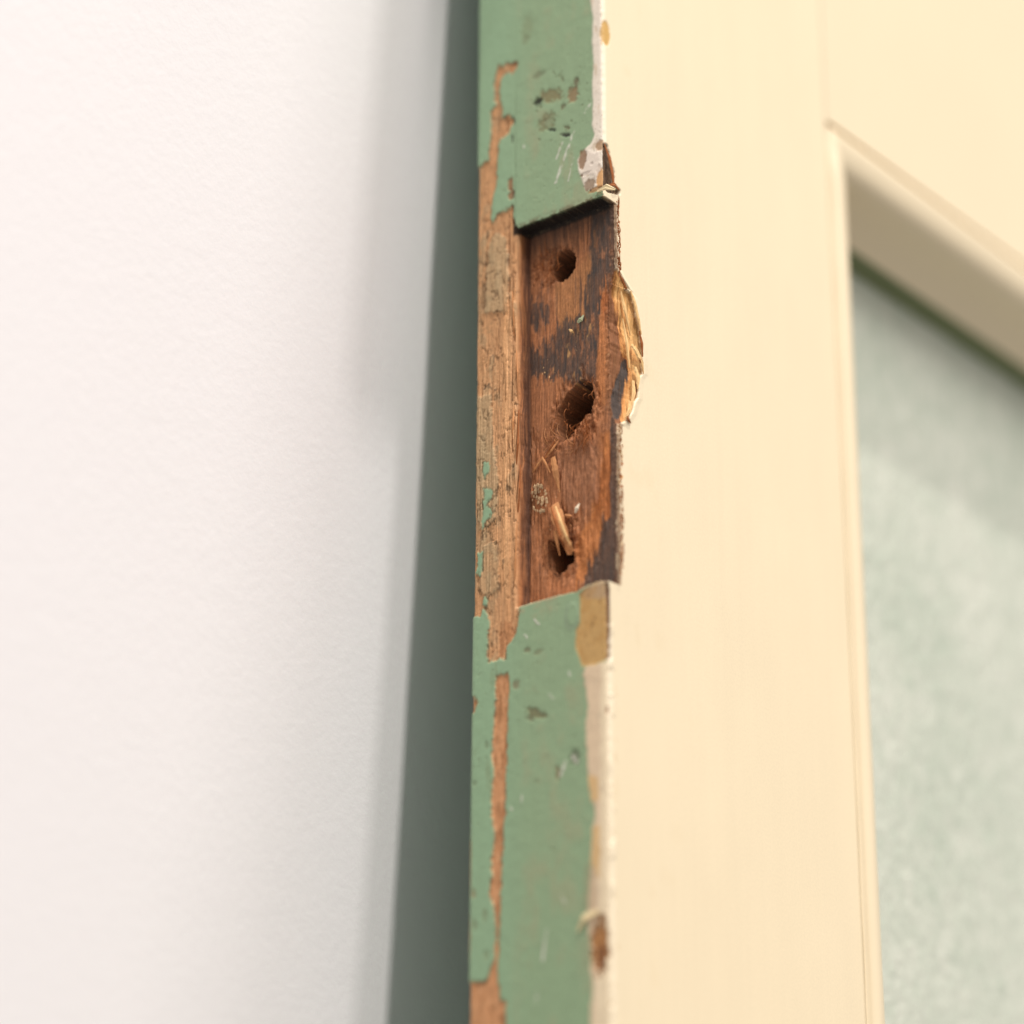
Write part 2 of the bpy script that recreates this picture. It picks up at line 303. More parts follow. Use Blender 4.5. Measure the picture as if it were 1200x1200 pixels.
# screw holes
h1 = FE(660, 311, 14, 18, .10); h1b = FE(648, 311, 22, 21, .35)
h2 = FM([(672, 453), (682, 444), (693, 449), (695, 466), (691, 482), (682, 490), (674, 499), (666, 511), (655, 517), (650, 502), (654, 480), (662, 464)], 2, False); h2b = FM([(652, 460), (676, 438), (700, 446), (706, 480), (690, 524), (656, 536), (642, 510)], 4)
h3 = FM([(640, 632), (669, 630), (671, 655), (660, 668), (651, 676), (642, 664)], 2, False); h3b = FM([(632, 610), (676, 604), (682, 656), (656, 690), (634, 670)], 5)
rug = fbm(Y*1.3, Z*.9, 121, 4)
Hf += -h1b*(.45+1.6*rug)-h2b*(.35+1.3*rug+1.2*fbm(Y*1.2, Z*.25, 122, 3))-h3b*(.3+.9*rug)
for h_, dp in ((h1, 7), (h2, 9), (h3, 9)):
    Hf -= dp*sstep(.25, 1.0, soft(h_, 2))*(1+.5*rug)
D = mixk(D, lin(140, 80, 40), np.clip(h1b+h2b*.8+h3b*.5, 0, 1)*sstep(-.15, .2, rug), .4)
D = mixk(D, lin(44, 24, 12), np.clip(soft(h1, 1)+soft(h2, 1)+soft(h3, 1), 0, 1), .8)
D = mixk(D, lin(44, 34, 28), ctop, .8); D = mixk(D, lin(30, 22, 16), sstep(2.2, .6, ztop-Z+.8*g4), .9)  # shade below the top lip painted into the floor, with some char
# left wall of the mortise: stripes of darker end wood, with inner-corner shade painted in
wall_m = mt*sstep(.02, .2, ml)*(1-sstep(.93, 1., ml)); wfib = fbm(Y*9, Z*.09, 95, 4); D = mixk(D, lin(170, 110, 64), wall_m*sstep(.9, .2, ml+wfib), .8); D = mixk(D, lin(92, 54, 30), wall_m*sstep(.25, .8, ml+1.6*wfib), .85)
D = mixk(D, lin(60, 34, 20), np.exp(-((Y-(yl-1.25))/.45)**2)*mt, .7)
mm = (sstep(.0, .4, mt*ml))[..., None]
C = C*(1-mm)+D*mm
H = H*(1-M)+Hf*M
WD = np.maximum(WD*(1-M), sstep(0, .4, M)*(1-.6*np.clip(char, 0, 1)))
RO = RO*(1-M)+(.8-.12*char)*M
under = sstep(.12, .35, -H)*sstep(2.0, .8, ztop-Z)*sstep(29.2, 28.4, Y)*(Z < ZT+12); mix(lin(28, 21, 15), under, .96)  # dirty raw wood of the top wall, darkened for its shade
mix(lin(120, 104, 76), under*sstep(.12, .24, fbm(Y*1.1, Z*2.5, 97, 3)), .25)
# film edge above: dark, ragged underside with remains of old cream paint at the right corner
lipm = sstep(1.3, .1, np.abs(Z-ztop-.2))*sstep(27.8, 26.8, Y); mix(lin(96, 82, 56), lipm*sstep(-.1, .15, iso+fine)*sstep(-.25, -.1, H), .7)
corner = PM([(700, 232), (706, 222), (716, 216), (728, 222), (730, 240), (718, 240)], x=.5, mode='r'); mix(lin(190, 172, 132), corner*sstep(-.06, .08, fine+iso)*(1-.7*M), .9); H += corner*(1.0*fine)*(1-M)
green_lip = PM([(605, 266), (618, 260), (618, 264), (606, 270)]); 

# torn, darker fibres along the near edge of the floor
edg = M*sstep(1.6, .1, Y-ay+fbm(Y*1, Z*.8, 123, 3)*1.2)
D2 = lin(96, 66, 46); mix(D2, edg, .55*1.0); H = H+edg*(.5*fbm(Y*2, Z*1.6, 125, 3)-.2)
mix(lin(200, 160, 116), edg*sstep(.16, .28, fbm(Y*1.8+4, Z*1.6, 126, 4)), .4)
for (px, py, c1) in ((728, 690, 0), (727, 655, 0), (727, 612, 0)):
    mk = EL(px, py, 5, 12, x=MD, rag=.5)*M; mix(lin(230, 208, 170), mk, .6)

# ---- arris rounding
r = 0.95+.5*nz2+.25*nz1
r = r[:, None]
rr = np.clip(r-Y, 0, None); rnd = r-np.sqrt(np.clip(r*r-rr*rr, 0, None)); H = H-rnd*(1-M)
rb = 1.3; q = np.clip(rb-(TH-Y), 0, rb); H -= (rb-np.sqrt(rb*rb-q*q))*(.7+.6*(bare+.2*g3))
eroded = bare1*sstep(3.2, 0, TH-Y)*(.3+1.2*np.clip(fbm(Y*.5, Z*.25, 130, 4)+.1, 0, 1)); H -= eroded*.5
YY = Y-bare1*sstep(1.5, 0, TH-Y)*np.clip(.15+1.2*fbm(Z*.4, Z*0, 131, 4), 0, 1)*.3

# ------------------------------------------------------------------ front face (y = 0 side) of the stile
XO = 102.4
ax = -H[:, -1]
s1 = np.linspace(0, 1, 91)[:-1]*18; s2 = 18+(np.linspace(0, 1, 62)**1.0)*(XO-18); sx = np.concatenate([s1, s2])
NF = len(sx)
Xf = ax[:, None]+(XO-ax[:, None])*(sx[None, :]/XO)
Zf2 = np.repeat(z[:, None], NF, 1)
F = .035*fbm(Xf*1.1, Zf2*.012, 141, 3)+.05*fbm(Xf*.08, Zf2*.05, 140, 3)+.012*fbm(Xf*1.5, Zf2*.05, 142, 3)
Cf = np.empty(Xf.shape+(3,)); Cf[:] = CREAM
Cf *= (1+.05*fbm(Xf*.06, Zf2*.03, 144, 3)[..., None]+.03*fbm(Xf*.9, Zf2*.015, 145, 3)[..., None])
smg = sstep(.12, .32, fbm(Xf*.12, Zf2*.1, 146, 4))*sstep(45, 5, Xf); Cf = Cf*(1-.035*smg[..., None]*np.array([.6, 1., 1.6]))
Wf = np.zeros(Xf.shape); Rf = np.full(Xf.shape, .42)
Marris = M[:, -1][:, None]
rr = np.clip(r-Xf, 0, None); F += (r-np.sqrt(np.clip(r*r-rr*rr, 0, None)))*(1-Marris)
F += np.clip(ay-F, 0, None)*sstep(1.2, 0, Xf-ax[:, None])*Marris*(1-SP[:, None])   # join to the mortise floor
def FP(pts, n=1, w=.8):
    X_ = Xf+w*fbm(Xf*1.2, Zf2*.7, 150, 3); Z_ = Zf2+w*2*fbm(Xf*1.2, Zf2*.5, 151, 3)
    return soft(inpoly(X_, Z_, [ony(a, b) for a, b in pts]), n)
def mixf(col, m, kk=1.0):
    global Cf
    m = (np.clip(m, 0, 1)*kk)[..., None]; Cf = Cf*(1-m)+np.asarray(col)*m
# worn white primer along the arris; lower strip also paints in its highlight
wst = sstep(1.9, 1.1, Xf+.9*fbm(Xf*0, Zf2*.12, 152, 4)*2)*sstep(ZB-3, ZB-6, Zf2)+sstep(1.5, .9, Xf)*sstep(ZT+3, ZT+5, Zf2)
mixf(lin(240, 224, 196), wst, .55+.35*(Zf2 > ZT))
bumpw = sstep(.12, .25, fbm(Xf*.5, Zf2*.25, 154, 3))*sstep(3.2, .8, Xf)*sstep(ZB-3, ZB-6, Zf2); F -= .25*bumpw
dots = sstep(.27, .31, fbm(Xf*.8, Zf2*.55, 156, 3))*sstep(4.5, 1, Xf)*sstep(ZB-3, ZB-6, Zf2); mixf(lin(190, 150, 96), dots, .7)
# ochre chip at top, brown chip at the bottom of the arris
def FEL(cx, cy, rx, ry, rag=.15):
    x0, z0 = ony(cx, cy); x1, _ = ony(cx+rx, cy); _, z1 = ony(cx, cy+ry)
    return sstep(1.25, .75, ((Xf-x0)/(x1-x0))**2+((Zf2-z0)/(z1-z0))**2+rag*4*fbm(Xf*1.3, Zf2*1.3, 157, 3))
mk = FEL(710, 39, 5, 14); mixf(lin(200, 158, 88), mk); F += .15*mk
mk = FEL(704, 1108, 9, 34, .3); mixf(lin(180, 124, 70), mk); F += .6*mk
mk = FEL(703, 1124, 4, 18); mixf(lin(110, 66, 34), mk, .8)
# split beside the upper corner of the mortise
cr = FP([(708, 168), (712, 170), (716, 186), (720, 202), (721, 219), (727, 223), (727, 228), (716, 226), (708, 222)], 1, .4)
mixf(lin(84, 62, 42), cr); F += cr*(.9+.8*fbm(Xf*3, Zf2*.4, 158, 3)); Wf = np.maximum(Wf, cr)
mixf(lin(150, 120, 86), cr*sstep(.0, .2, fbm(Xf*2.5, Zf2*.3, 159, 3)), .7)
# torn-out sliver beside the mortise (spall) : wood from the mortise floor up to the face
u = np.clip((Xf-ax[:, None])/np.maximum(outer[:, None]-ax[:, None], .2), 0, 1.5)
gf = fbm(Xf*1.6, Zf2*.07, 160, 4)
inside = sstep(.0, .25, outer[:, None]-Xf)*SP[:, None]
step = .55+.5*fbm(Zf2*.25, Zf2*0, 162, 3)
Fs = ay*np.clip(1-u, 0, 1)**.9+step*u+.55*gf+.25*fbm(Xf*4, Zf2*.2, 163, 3)+.35*sstep(.05, .2, fbm(Xf*.7, Zf2*.12, 164, 3))
F = F*(1-inside)+np.maximum(Fs, .15)*inside
F[:, 0] = np.where(SP > .05, ay[:, 0], F[:, 0])
FRESH = lin(230, 178, 112)
Sc = np.empty(Cf.shape); Sc[:] = FRESH
Sc = Sc*(1+.9*gf[..., None])
inx = curve([(722, 322), (724, 347), (728, 367), (732, 393), (733, 413), (738, 423), (739, 440), (737, 455), (734, 480), (730, 492)], lambda a, b: ony(a, b, 1.2))[:, None]-1.3
di = Xf-inx+.8*fbm(Xf*2, Zf2*.12, 165, 4)*2
Sc = mixk(Sc, lin(196, 124, 60), sstep(1.6, .2, di), .75)
Sc = mixk(Sc, lin(120, 74, 44), sstep(.25, -.25, di), .92)
Sc = mixk(Sc, CHAR, sstep(.3, -.3, di)*FP([(736, 420), (744, 420), (742, 450), (734, 486), (722, 492), (724, 460)], 1, .4), .9)
Sc = mixk(Sc, lin(128, 84, 46), sstep(.12, .24, fbm(Xf*2.6, Zf2*.12, 166, 3)), .6)
Sc = mixk(Sc, lin(150, 118, 74), sstep(.75, .97, u+.25*gf), .6)
Cf = Cf*(1-inside[..., None])+Sc*inside[..., None]; Wf = np.maximum(Wf, inside)
# paint film swollen round the spall
halo = sstep(2.2, .2, Xf-outer[:, None])*(1-inside)*SP[:, None]; F -= .18*halo
# rim of fibres / broken paint next to the mortise edge
em = sstep(.75, .1, Xf-ax[:, None]-.5-1.1*np.abs(fbm(Xf*1.5, Zf2*1.3, 168, 4)))*(Marris > .5)*(1-SP[:, None])
mixf(lin(140, 96, 60), em, .75); Wf = np.maximum(Wf, em)
em2 = em*sstep(.05, .25, fbm(Xf*2, Zf2*1.7, 169, 4)); mixf(lin(232, 214, 180), em2, .5)
Rf = Rf*(1-Wf)+.8*Wf

# ------------------------------------------------------------------ materials
def nmat(name, rough=.5, spec=.5):
    m = bpy.data.materials.new(name); m.use_nodes = True; nt = m.node_tree; b = nt.nodes['Principled BSDF']
    b.inputs['Roughness'].default_value = rough; b.inputs['Specular IOR Level'].default_value = spec
    return m, nt, b
def N(nt, t, **kw):
    n = nt.nodes.new(t)
    for k_, v in kw.items():
        if hasattr(n, k_): setattr(n, k_, v)
        else: n.inputs[k_].default_value = v
    return n
def noise(nt, vec, scale, detail=4, rough=.55):
    n = N(nt, 'ShaderNodeTexNoise'); n.inputs['Scale'].default_value = scale; n.inputs['Detail'].default_value = detail; n.inputs['Roughness'].default_value = rough
    nt.links.new(vec, n.inputs['Vector']); return n.outputs['Fac']
def mapped(nt, sc):
    tc = N(nt, 'ShaderNodeTexCoord'); mp = N(nt, 'ShaderNodeMapping'); mp.inputs['Scale'].default_value = sc
    nt.links.new(tc.outputs['Object'], mp.inputs['Vector']); return mp.outputs[0]
def mathn(nt, op, a, b):
    n = N(nt, 'ShaderNodeMath', operation=op)
    for i, v in enumerate((a, b)):
        if isinstance(v, (int, float)): n.inputs[i].default_value = v
        else: nt.links.new(v, n.inputs[i])
    return n.outputs[0]

def attr_mat():
    m, nt, b = nmat('worn_painted_timber', .5, .35)
    at = N(nt, 'ShaderNodeAttribute'); at.attribute_name = 'tint'
    wt = N(nt, 'ShaderNodeAttribute'); wt.attribute_name = 'wood'
    rt = N(nt, 'ShaderNodeAttribute'); rt.attribute_name = 'matte'
    fib = noise(nt, mapped(nt, (1, 1, .05)), 2600, 5, .6); fin = noise(nt, mapped(nt, (1, 1, 1)), 1500, 4)
    # grain tone only on bare wood
    k1 = mathn(nt, 'MULTIPLY', mathn(nt, 'SUBTRACT', fib, .5), 1.3); k2 = mathn(nt, 'MULTIPLY', k1, wt.outputs['Fac'])
    k3 = mathn(nt, 'ADD', k2, mathn(nt, 'ADD', 1.0, mathn(nt, 'MULTIPLY', mathn(nt, 'SUBTRACT', fin, .5), .16)))
    vm = N(nt, 'ShaderNodeVectorMath', operation='SCALE'); nt.links.new(at.outputs['Color'], vm.inputs[0]); nt.links.new(k3, vm.inputs['Scale'])
    nt.links.new(vm.outputs[0], b.inputs['Base Color'])
    nt.links.new(rt.outputs['Fac'], b.inputs['Roughness'])
    hh = mathn(nt, 'ADD', mathn(nt, 'MULTIPLY', mathn(nt, 'MULTIPLY', fib, wt.outputs['Fac']), .00022), mathn(nt, 'MULTIPLY', noise(nt, mapped(nt, (1, 1, .25)), 600, 3), .00003))
    bp = N(nt, 'ShaderNodeBump'); bp.inputs['Distance'].default_value = 1.0; bp.inputs['Strength'].default_value = .8
    nt.links.new(hh, bp.inputs['Height']); nt.links.new(bp.outputs[0], b.inputs['Normal'])
    return m
MT = attr_mat()

def cream_mat():
    m, nt, b = nmat('cream_gloss_paint', .40, .45)
    f = noise(nt, mapped(nt, (1, 1, 1)), 7, 3); r_ = N(nt, 'ShaderNodeValToRGB'); nt.links.new(f, r_.inputs[0])
    r_.color_ramp.elements[0].position = .3; r_.color_ramp.elements[1].position = .7
    r_.color_ramp.elements[0].color = (*(CREAM*.97), 1); r_.color_ramp.elements[1].color = (*(CREAM*1.02), 1)
    nt.links.new(r_.outputs[0], b.inputs['Base Color'])
    bp = N(nt, 'ShaderNodeBump'); bp.inputs['Distance'].default_value = .0003; bp.inputs['Strength'].default_value = .35
    nt.links.new(noise(nt, mapped(nt, (1, 1, .15)), 300, 3), bp.inputs['Height']); nt.links.new(bp.outputs[0], b.inputs['Normal'])
    return m
MC = cream_mat()
def wall_mat():
    m, nt, b = nmat('white_wall_paint', .75, .25)
    f = noise(nt, mapped(nt, (1, 1, 1)), 6, 4); r_ = N(nt, 'ShaderNodeValToRGB'); nt.links.new(f, r_.inputs[0])
    r_.color_ramp.elements[0].position = .3; r_.color_ramp.elements[1].position = .7
    r_.color_ramp.elements[0].color = (.81, .770, .755, 1); r_.color_ramp.elements[1].color = (.825, .783, .768, 1)
    nt.links.new(r_.outputs[0], b.inputs['Base Color'])
    a = noise(nt, mapped(nt, (1, 1, 1)), 420, 3, .6); c = noise(nt, mapped(nt, (1, 1, 1)), 130, 2)
    bp = N(nt, 'ShaderNodeBump'); bp.inputs['Distance'].default_value = .00022; bp.inputs['Strength'].default_value = .35
    nt.links.new(mathn(nt, 'ADD', a, mathn(nt, 'MULTIPLY', c, .8)), bp.inputs['Height']); nt.links.new(bp.outputs[0], b.inputs['Normal'])
    return m
def plain(name, col, rough=.6, grain=0, amp=.25):
    m, nt, b = nmat(name, rough, .3)
    f = noise(nt, mapped(nt, (1, 1, .12 if grain else 1)), 900 if grain else 350, 4); r_ = N(nt, 'ShaderNodeValToRGB'); nt.links.new(f, r_.inputs[0])
    r_.color_ramp.elements[0].position = .25; r_.color_ramp.elements[1].position = .75
    r_.color_ramp.elements[0].color = (*(np.asarray(col)*(1-amp)), 1); r_.color_ramp.elements[1].color = (*np.minimum(np.asarray(col)*(1+amp), .95), 1)
    nt.links.new(r_.outputs[0], b.inputs['Base Color'])
    bp = N(nt, 'ShaderNodeBump'); bp.inputs['Distance'].default_value = .0002; bp.inputs['Strength'].default_value = .7
    nt.links.new(f, bp.inputs['Height']); nt.links.new(bp.outputs[0], b.inputs['Normal'])
    return m
def glass_mat():
    m, nt, b = nmat('obscured_glass', .22, .5)
    f = mathn(nt, 'ADD', mathn(nt, 'MULTIPLY', noise(nt, mapped(nt, (1, 1, .6)), 26, 4), .5), mathn(nt, 'MULTIPLY', noise(nt, mapped(nt, (1, 1, .7)), 190, 3), .5)); r_ = N(nt, 'ShaderNodeValToRGB'); nt.links.new(f, r_.inputs[0])
    r_.color_ramp.elements[0].position = .3; r_.color_ramp.elements[1].position = .7
    r_.color_ramp.elements[0].color = (.53, .59, .47, 1); r_.color_ramp.elements[1].color = (.79, .79, .67, 1)
    nt.links.new(r_.outputs[0], b.inputs['Base Color'])
    b.inputs['Transmission Weight'].default_value = .15; b.inputs['IOR'].default_value = 1.5
    bp = N(nt, 'ShaderNodeBump'); bp.inputs['Distance'].default_value = .0017; bp.inputs['Strength'].default_value = .7
    nt.links.new(noise(nt, mapped(nt, (1, 1, .6)), 230, 5, .65), bp.inputs['Height']); nt.links.new(bp.outputs[0], b.inputs['Normal'])
    return m
M_WALL = wall_mat(); M_GLASS = glass_mat()
M_GREEN = plain('green_gloss_paint', lin(137, 164, 129), .5, amp=.05)
M_SPL = plain('fresh_splinter_wood', lin(190, 132, 84), .8, 1, .35)
M_SPLD = plain('brown_splinter_wood', lin(150, 88, 44), .8, 1, .3)
M_PALE = plain('pale_splinter_wood', lin(226, 184, 126), .8, 1, .2)
M_CRUMB = plain('pale_plaster_crumb', lin(176, 146, 110), .9, 0, .4)
M_FLAKE = plain('old_cream_flake', lin(226, 206, 160), .6, 0, .12)
M_STRIP = plain('green_glazing_strip', lin(112, 120, 84), .7, 0, .15)

# ------------------------------------------------------------------ objects
def mesh(name, verts, faces, mat, parent=None, smooth=True):
    me = bpy.data.meshes.new(name); me.from_pydata([tuple(v) for v in verts], [], faces); me.update()
    if smooth: me.polygons.foreach_set('use_smooth', [True]*len(me.polygons))
    me.materials.append(mat); o = bpy.data.objects.new(name, me); COL.objects.link(o)
    if parent: o.parent = parent
    return o

door = bpy.data.objects.new('door', None); COL.objects.link(door)
door['label'] = 'old timber door leaning on the wall, green edge with broken hinge mortise, cream face'
door['category'] = 'door'; door['kind'] = 'thing'

# stile: edge grid + front grid in one skin, closed at the back
n_tot = NE+NF-1
V = np.empty((NZ, n_tot+3, 3)); CC = np.empty((NZ, n_tot+3, 4)); WW = np.zeros((NZ, n_tot+3)); RR = np.full((NZ, n_tot+3), .5)
V[:, 1:NE+1, 0] = -H; V[:, 1:NE+1, 1] = YY; V[:, 1:NE+1, 2] = Z
V[:, NE+1:n_tot+1, 0] = Xf[:, 1:]; V[:, NE+1:n_tot+1, 1] = F[:, 1:]; V[:, NE+1:n_tot+1, 2] = Zf2[:, 1:]
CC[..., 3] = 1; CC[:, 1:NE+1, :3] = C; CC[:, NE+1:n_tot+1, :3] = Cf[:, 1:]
WW[:, 1:NE+1] = WD; WW[:, NE+1:n_tot+1] = Wf[:, 1:]; RR[:, 1:NE+1] = RO; RR[:, NE+1:n_tot+1] = Rf[:, 1:]
for i, (x_, y_) in ((0, (1.4, TH)), (n_tot+1, (XO, TH)), (n_tot+2, (1.4, TH))):
    V[:, i, 0] = x_; V[:, i, 1] = y_; V[:, i, 2] = z; CC[:, i, :3] = lin(132, 178, 154)
V[:, 0, 0] = np.maximum(1.4, V[:, 1, 0]+.2); V[:, n_tot+2] = V[:, 0]
# long plain ends
ZTOP, ZBOT = 380.0, -420.0
def rowext(zv, i):
    a = V[i:i+1].copy(); a[..., 2] = zv; return a
V = np.concatenate([rowext(ZBOT, 0), V, rowext(ZTOP, NZ-1)]); 
CC = np.concatenate([CC[:1], CC, CC[-1:]]); WW = np.concatenate([WW[:1], WW, WW[-1:]]); RR = np.concatenate([RR[:1], RR, RR[-1:]])
nr, nc = V.shape[:2]
idx = np.arange(nr*nc).reshape(nr, nc)
f = np.stack([idx[:-1, :-1], idx[:-1, 1:], idx[1:, 1:], idx[1:, :-1]], -1).reshape(-1, 4)
me = bpy.data.meshes.new('stile')
me.vertices.add(nr*nc); me.vertices.foreach_set('co', (V*MM).reshape(-1).astype(np.float32))
me.loops.add(f.size); me.loops.foreach_set('vertex_index', f.reshape(-1).astype(np.int32))
me.polygons.add(len(f)); me.polygons.foreach_set('loop_start', (np.arange(len(f))*4).astype(np.int32)); me.polygons.foreach_set('loop_total', np.full(len(f), 4, np.int32))
me.polygons.foreach_set('use_smooth', np.ones(len(f), bool)); me.update(calc_edges=True)
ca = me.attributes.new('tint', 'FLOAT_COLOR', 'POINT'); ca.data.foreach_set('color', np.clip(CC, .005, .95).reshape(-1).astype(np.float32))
for nm, A in (('wood', WW), ('matte', RR)):
    q_ = me.attributes.new(nm, 'FLOAT', 'POINT'); q_.data.foreach_set('value', np.clip(A, 0, 1).reshape(-1).astype(np.float32))
me.materials.append(MT)
stile = bpy.data.objects.new('stile', me); COL.objects.link(stile); stile.parent = door
stile['label'] = 'worn stile with flaking green edge paint, bare wood and cut hinge recess'

# top rail and far stile
def slab(name, x0, x1, y0, y1, z0, z1, mat, b=.6, parent=door):
    """box with a small chamfer on the front edges"""
    P = [(x0, y0+b, z0), (x0+b, y0, z0), (x1-b, y0, z0), (x1, y0+b, z0), (x1, y1, z0), (x0, y1, z0)]
    v = [(a*MM, c*MM, z0*MM) for a, c, _ in P]+[(a*MM, c*MM, z1*MM) for a, c, _ in P]
    n = 6; fs = [(i, (i+1) % n, n+(i+1) % n, n+i) for i in range(n)]+[tuple(range(n))[::-1], tuple(range(n, 2*n))]
    return mesh(name, v, fs, mat, parent, smooth=False)
ZO = 69.06
RX = 660.0
slab('top_rail', XO+.12, RX, .12, TH-.2, ZO, ZTOP, MC, b=.25)
slab('stile', RX+.15, RX+104, .1, TH, ZBOT, ZTOP, MC)

# moulding round the glass, mitred
prof = [(0, .0), (.1, 1.6), (1.1, 1.6), (1.3, .1), (2.2, -.2), (3.6, -.15), (5.4, .0), (8.6, .5), (10.6, 1.2), (11.8, 2.3), (12.4, 4), (13.2, 7), (14.6, 10.5), (16.5, 13.5), (18.6, 15.6), (19.6, 16.4), (19.6, 21.9), (0, 21.9)]
bead = [0, .3, .2, -.6, -1.3, -1.7, -1.6, -.6, .6, 2.0]            # the upright one is rounder
def moulding(which):
    v = []; fs = []
    ends = []
    if which == 'left': segs = np.linspace(ZBOT, 0, 60)
    else: segs = np.linspace(0, 1, 60)
    for k_, s_ in enumerate(segs):
        for i, (a, d) in enumerate(prof):
            wv = .10*math.sin(k_*1.7+i*.3)*(1 if i < 12 else 0)
            if which == 'left':
                zt_ = ZO-a; zz = ZBOT+(zt_-ZBOT)*k_/59; v.append(((XO+a*.84+wv*.6+.05)*MM, ((bead[i]*(1-max(0, k_-58))+d*max(0, k_-58)) if i < 10 else d)*MM, zz*MM))
            else:
                xx = (XO+a*.84)+(RX-(XO+a*.84))*s_; v.append((xx*MM, d*MM, (ZO-a)*MM))
    n = len(prof)
    for k_ in range(59):
        for i in range(n-1):
            fs.append((k_*n+i, k_*n+i+1, (k_+1)*n+i+1, (k_+1)*n+i))
    o = mesh('moulding', v, fs, MC, door)
    if which == 'top':
        o.data.materials.append(plain('ochre_groove', lin(170, 134, 58), .7))  # groove faces get a darker ochre
        for q_, p_ in enumerate(o.data.polygons):
            if q_ % (n-1) in (0, 1): p_.material_index = 1
    return o
moulding('left'); moulding('top')
# strip between moulding and glass: old green paint, darkened for the gap's shade
def glazing_strip(which):
    pr = [(19.6, 16.6), (20.8, 18.0), (21.6, 19.6), (22.2, 22.0)]
    v = []; n = len(pr)
    for s_ in (0, 1):
        for a, d in pr:
            if which == 'left': v.append(((XO+a*.84)*MM, d*MM, (ZBOT if s_ == 0 else ZO-a)*MM))
            else: v.append((((XO+a*.84) if s_ == 0 else RX)*MM, d*MM, (ZO-a)*MM))
    mesh('glazing_strip', v, [(i, i+1, n+i+1, n+i) for i in range(n-1)], M_STRIP, door)
glazing_strip('left'); glazing_strip('top')
g = slab('glass_pane', XO+4, RX-2, 22, 26, ZBOT, ZO-4, M_GLASS, b=.2)
g['label'] = 'frosted pale green glass pane'

# added hinge out of frame, its leaf placed to cast the stepped wall shadow
wall_y = lambda zv: TH+.3+(290.0-zv)*math.tan(math.radians(5.0))
zs_ = -42.0; hz0 = zs_+3.2*wall_y(zs_)
def hinge():
    v = []; fs = []
    def bx(x0, x1, y0, y1, z0, z1):
        b = len(v)
        for zz in (z0, z1):
            for (xx, yy) in ((x0, y0), (x1, y0), (x1, y1), (x0, y1)): v.append((xx*MM, yy*MM, zz*MM))
        fs.extend([tuple(b+i for i in q) for q in ((3, 2, 1, 0), (4, 5, 6, 7), (0, 1, 5, 4), (1, 2, 6, 5), (2, 3, 7, 6), (3, 0, 4, 7))])
    bx(-27, -2.5, -3.6, -1.4, hz0, hz0+150); bx(-2.2, .5, 1, 28, hz0, hz0+150)
    for k_ in range(5):
        b = len(v); z0 = hz0+k_*30; n = 16
        for zz in (z0+.2, z0+29.8):
            for e in range(n): v.append(((-1.4+3.2*math.cos(e*math.tau/n))*MM, (-2.6+3.2*math.sin(e*math.tau/n))*MM, zz*MM))
        for e in range(n): fs.append((b+e, b+(e+1) % n, b+n+(e+1) % n, b+n+e))
        fs.append(tuple(range(b, b+n))[::-1]); fs.append(tuple(range(b+n, b+2*n)))
    m_, nt_, b_ = nmat('old_brass', .4, .5); b_.inputs['Base Color'].default_value = (.45, .32, .14, 1); b_.inputs['Metallic'].default_value = 1
    return mesh('added_hinge', v, fs, m_, door, smooth=False)
hinge()

# ---- splinters, fibres, crumbs, flakes
rnd_ = random.Random(4)
def w3(px, py, x=MD): y_, z_ = onx(px, py, x); return np.array([x, y_, z_])
def splinter(name, pts, widths, thick, mat, side=(0, 1, 0), split=False):
    """tapering sliver along a list of 3-D points (mm)"""
    pts = [np.array(p, float) for p in pts]; side = np.array(side, float); v = []; fs = []
    # resample
    P = []; Wd = []
    for i in range(len(pts)-1):
        for k_ in range(5):
            s_ = k_/5; P.append(pts[i]*(1-s_)+pts[i+1]*s_); Wd.append(widths[i]*(1-s_)+widths[i+1]*s_)
    P.append(pts[-1]); Wd.append(widths[-1])
    for i, p in enumerate(P):
        d = P[min(i+1, len(P)-1)]-P[max(i-1, 0)]; d = d/np.linalg.norm(d)
        s_ = side-d*(side@d); s_ /= np.linalg.norm(s_); n_ = np.cross(d, s_)
        w_ = Wd[i]*(1+rnd_.uniform(-.14, .14)); h_ = thick*(.5+.5*min(1, Wd[i]/max(Wd)))*(1+rnd_.uniform(-.2, .2))
        for a, b in ((-1, -.3), (-.6, 1), (0.1, .55), (.7, 1.), (1, -.2), (0, -1)):
            v.append((p+s_*a*w_/2+n_*b*h_/2)*MM)
    n = 6
    for i in range(len(P)-1):
        for k_ in range(n): fs.append((i*n+k_, i*n+(k_+1) % n, (i+1)*n+(k_+1) % n, (i+1)*n+k_))
    fs.append(tuple(range(n))[::-1]); fs.append(tuple(range((len(P)-1)*n, len(P)*n)))
    return mesh(name, v, fs, mat, door, smooth=False)
o = splinter('splinter', [w3(649, 592, MD-.6), w3(655, 610, MD-1.8), w3(662, 630, MD-1.9), w3(668, 650, MD+.8)], [3.0, 3.3, 2.4, 1.4], .7, M_SPL); o['label'] = 'broad pale splinter hanging over the lowest screw hole'
splinter('splinter', [w3(651, 594, MD-1.0), w3(657, 611, MD-2.1), w3(664, 629, MD-2.2), w3(669, 640, MD-1.0)], [.5, 1.0, .8, .3], .4, M_PALE)
splinter('splinter', [w3(646, 594, MD-.9), w3(650, 608, MD-2.0), w3(657, 628, MD-2.1), w3(662, 644, MD-.9)], [.3, .8, .7, .2], .4, M_SPLD)
splinter('splinter', [w3(650, 622, MD-1.0), w3(653, 636, MD-1.2), w3(656, 651, MD+.6)], [.7, .9, .35], .5, M_SPL)
splinter('splinter', [w3(664, 628, MD-1.0), w3(668, 640, MD-1.0), w3(672, 646, MD-.2)], [1.0, 1.5, .8], .6, M_SPL)
splinter('splinter', [w3(662, 604, MD-.5), w3(667, 605, MD-.8), w3(670, 605, MD-.3)], [.6, 1.1, .5], .6, M_SPL)
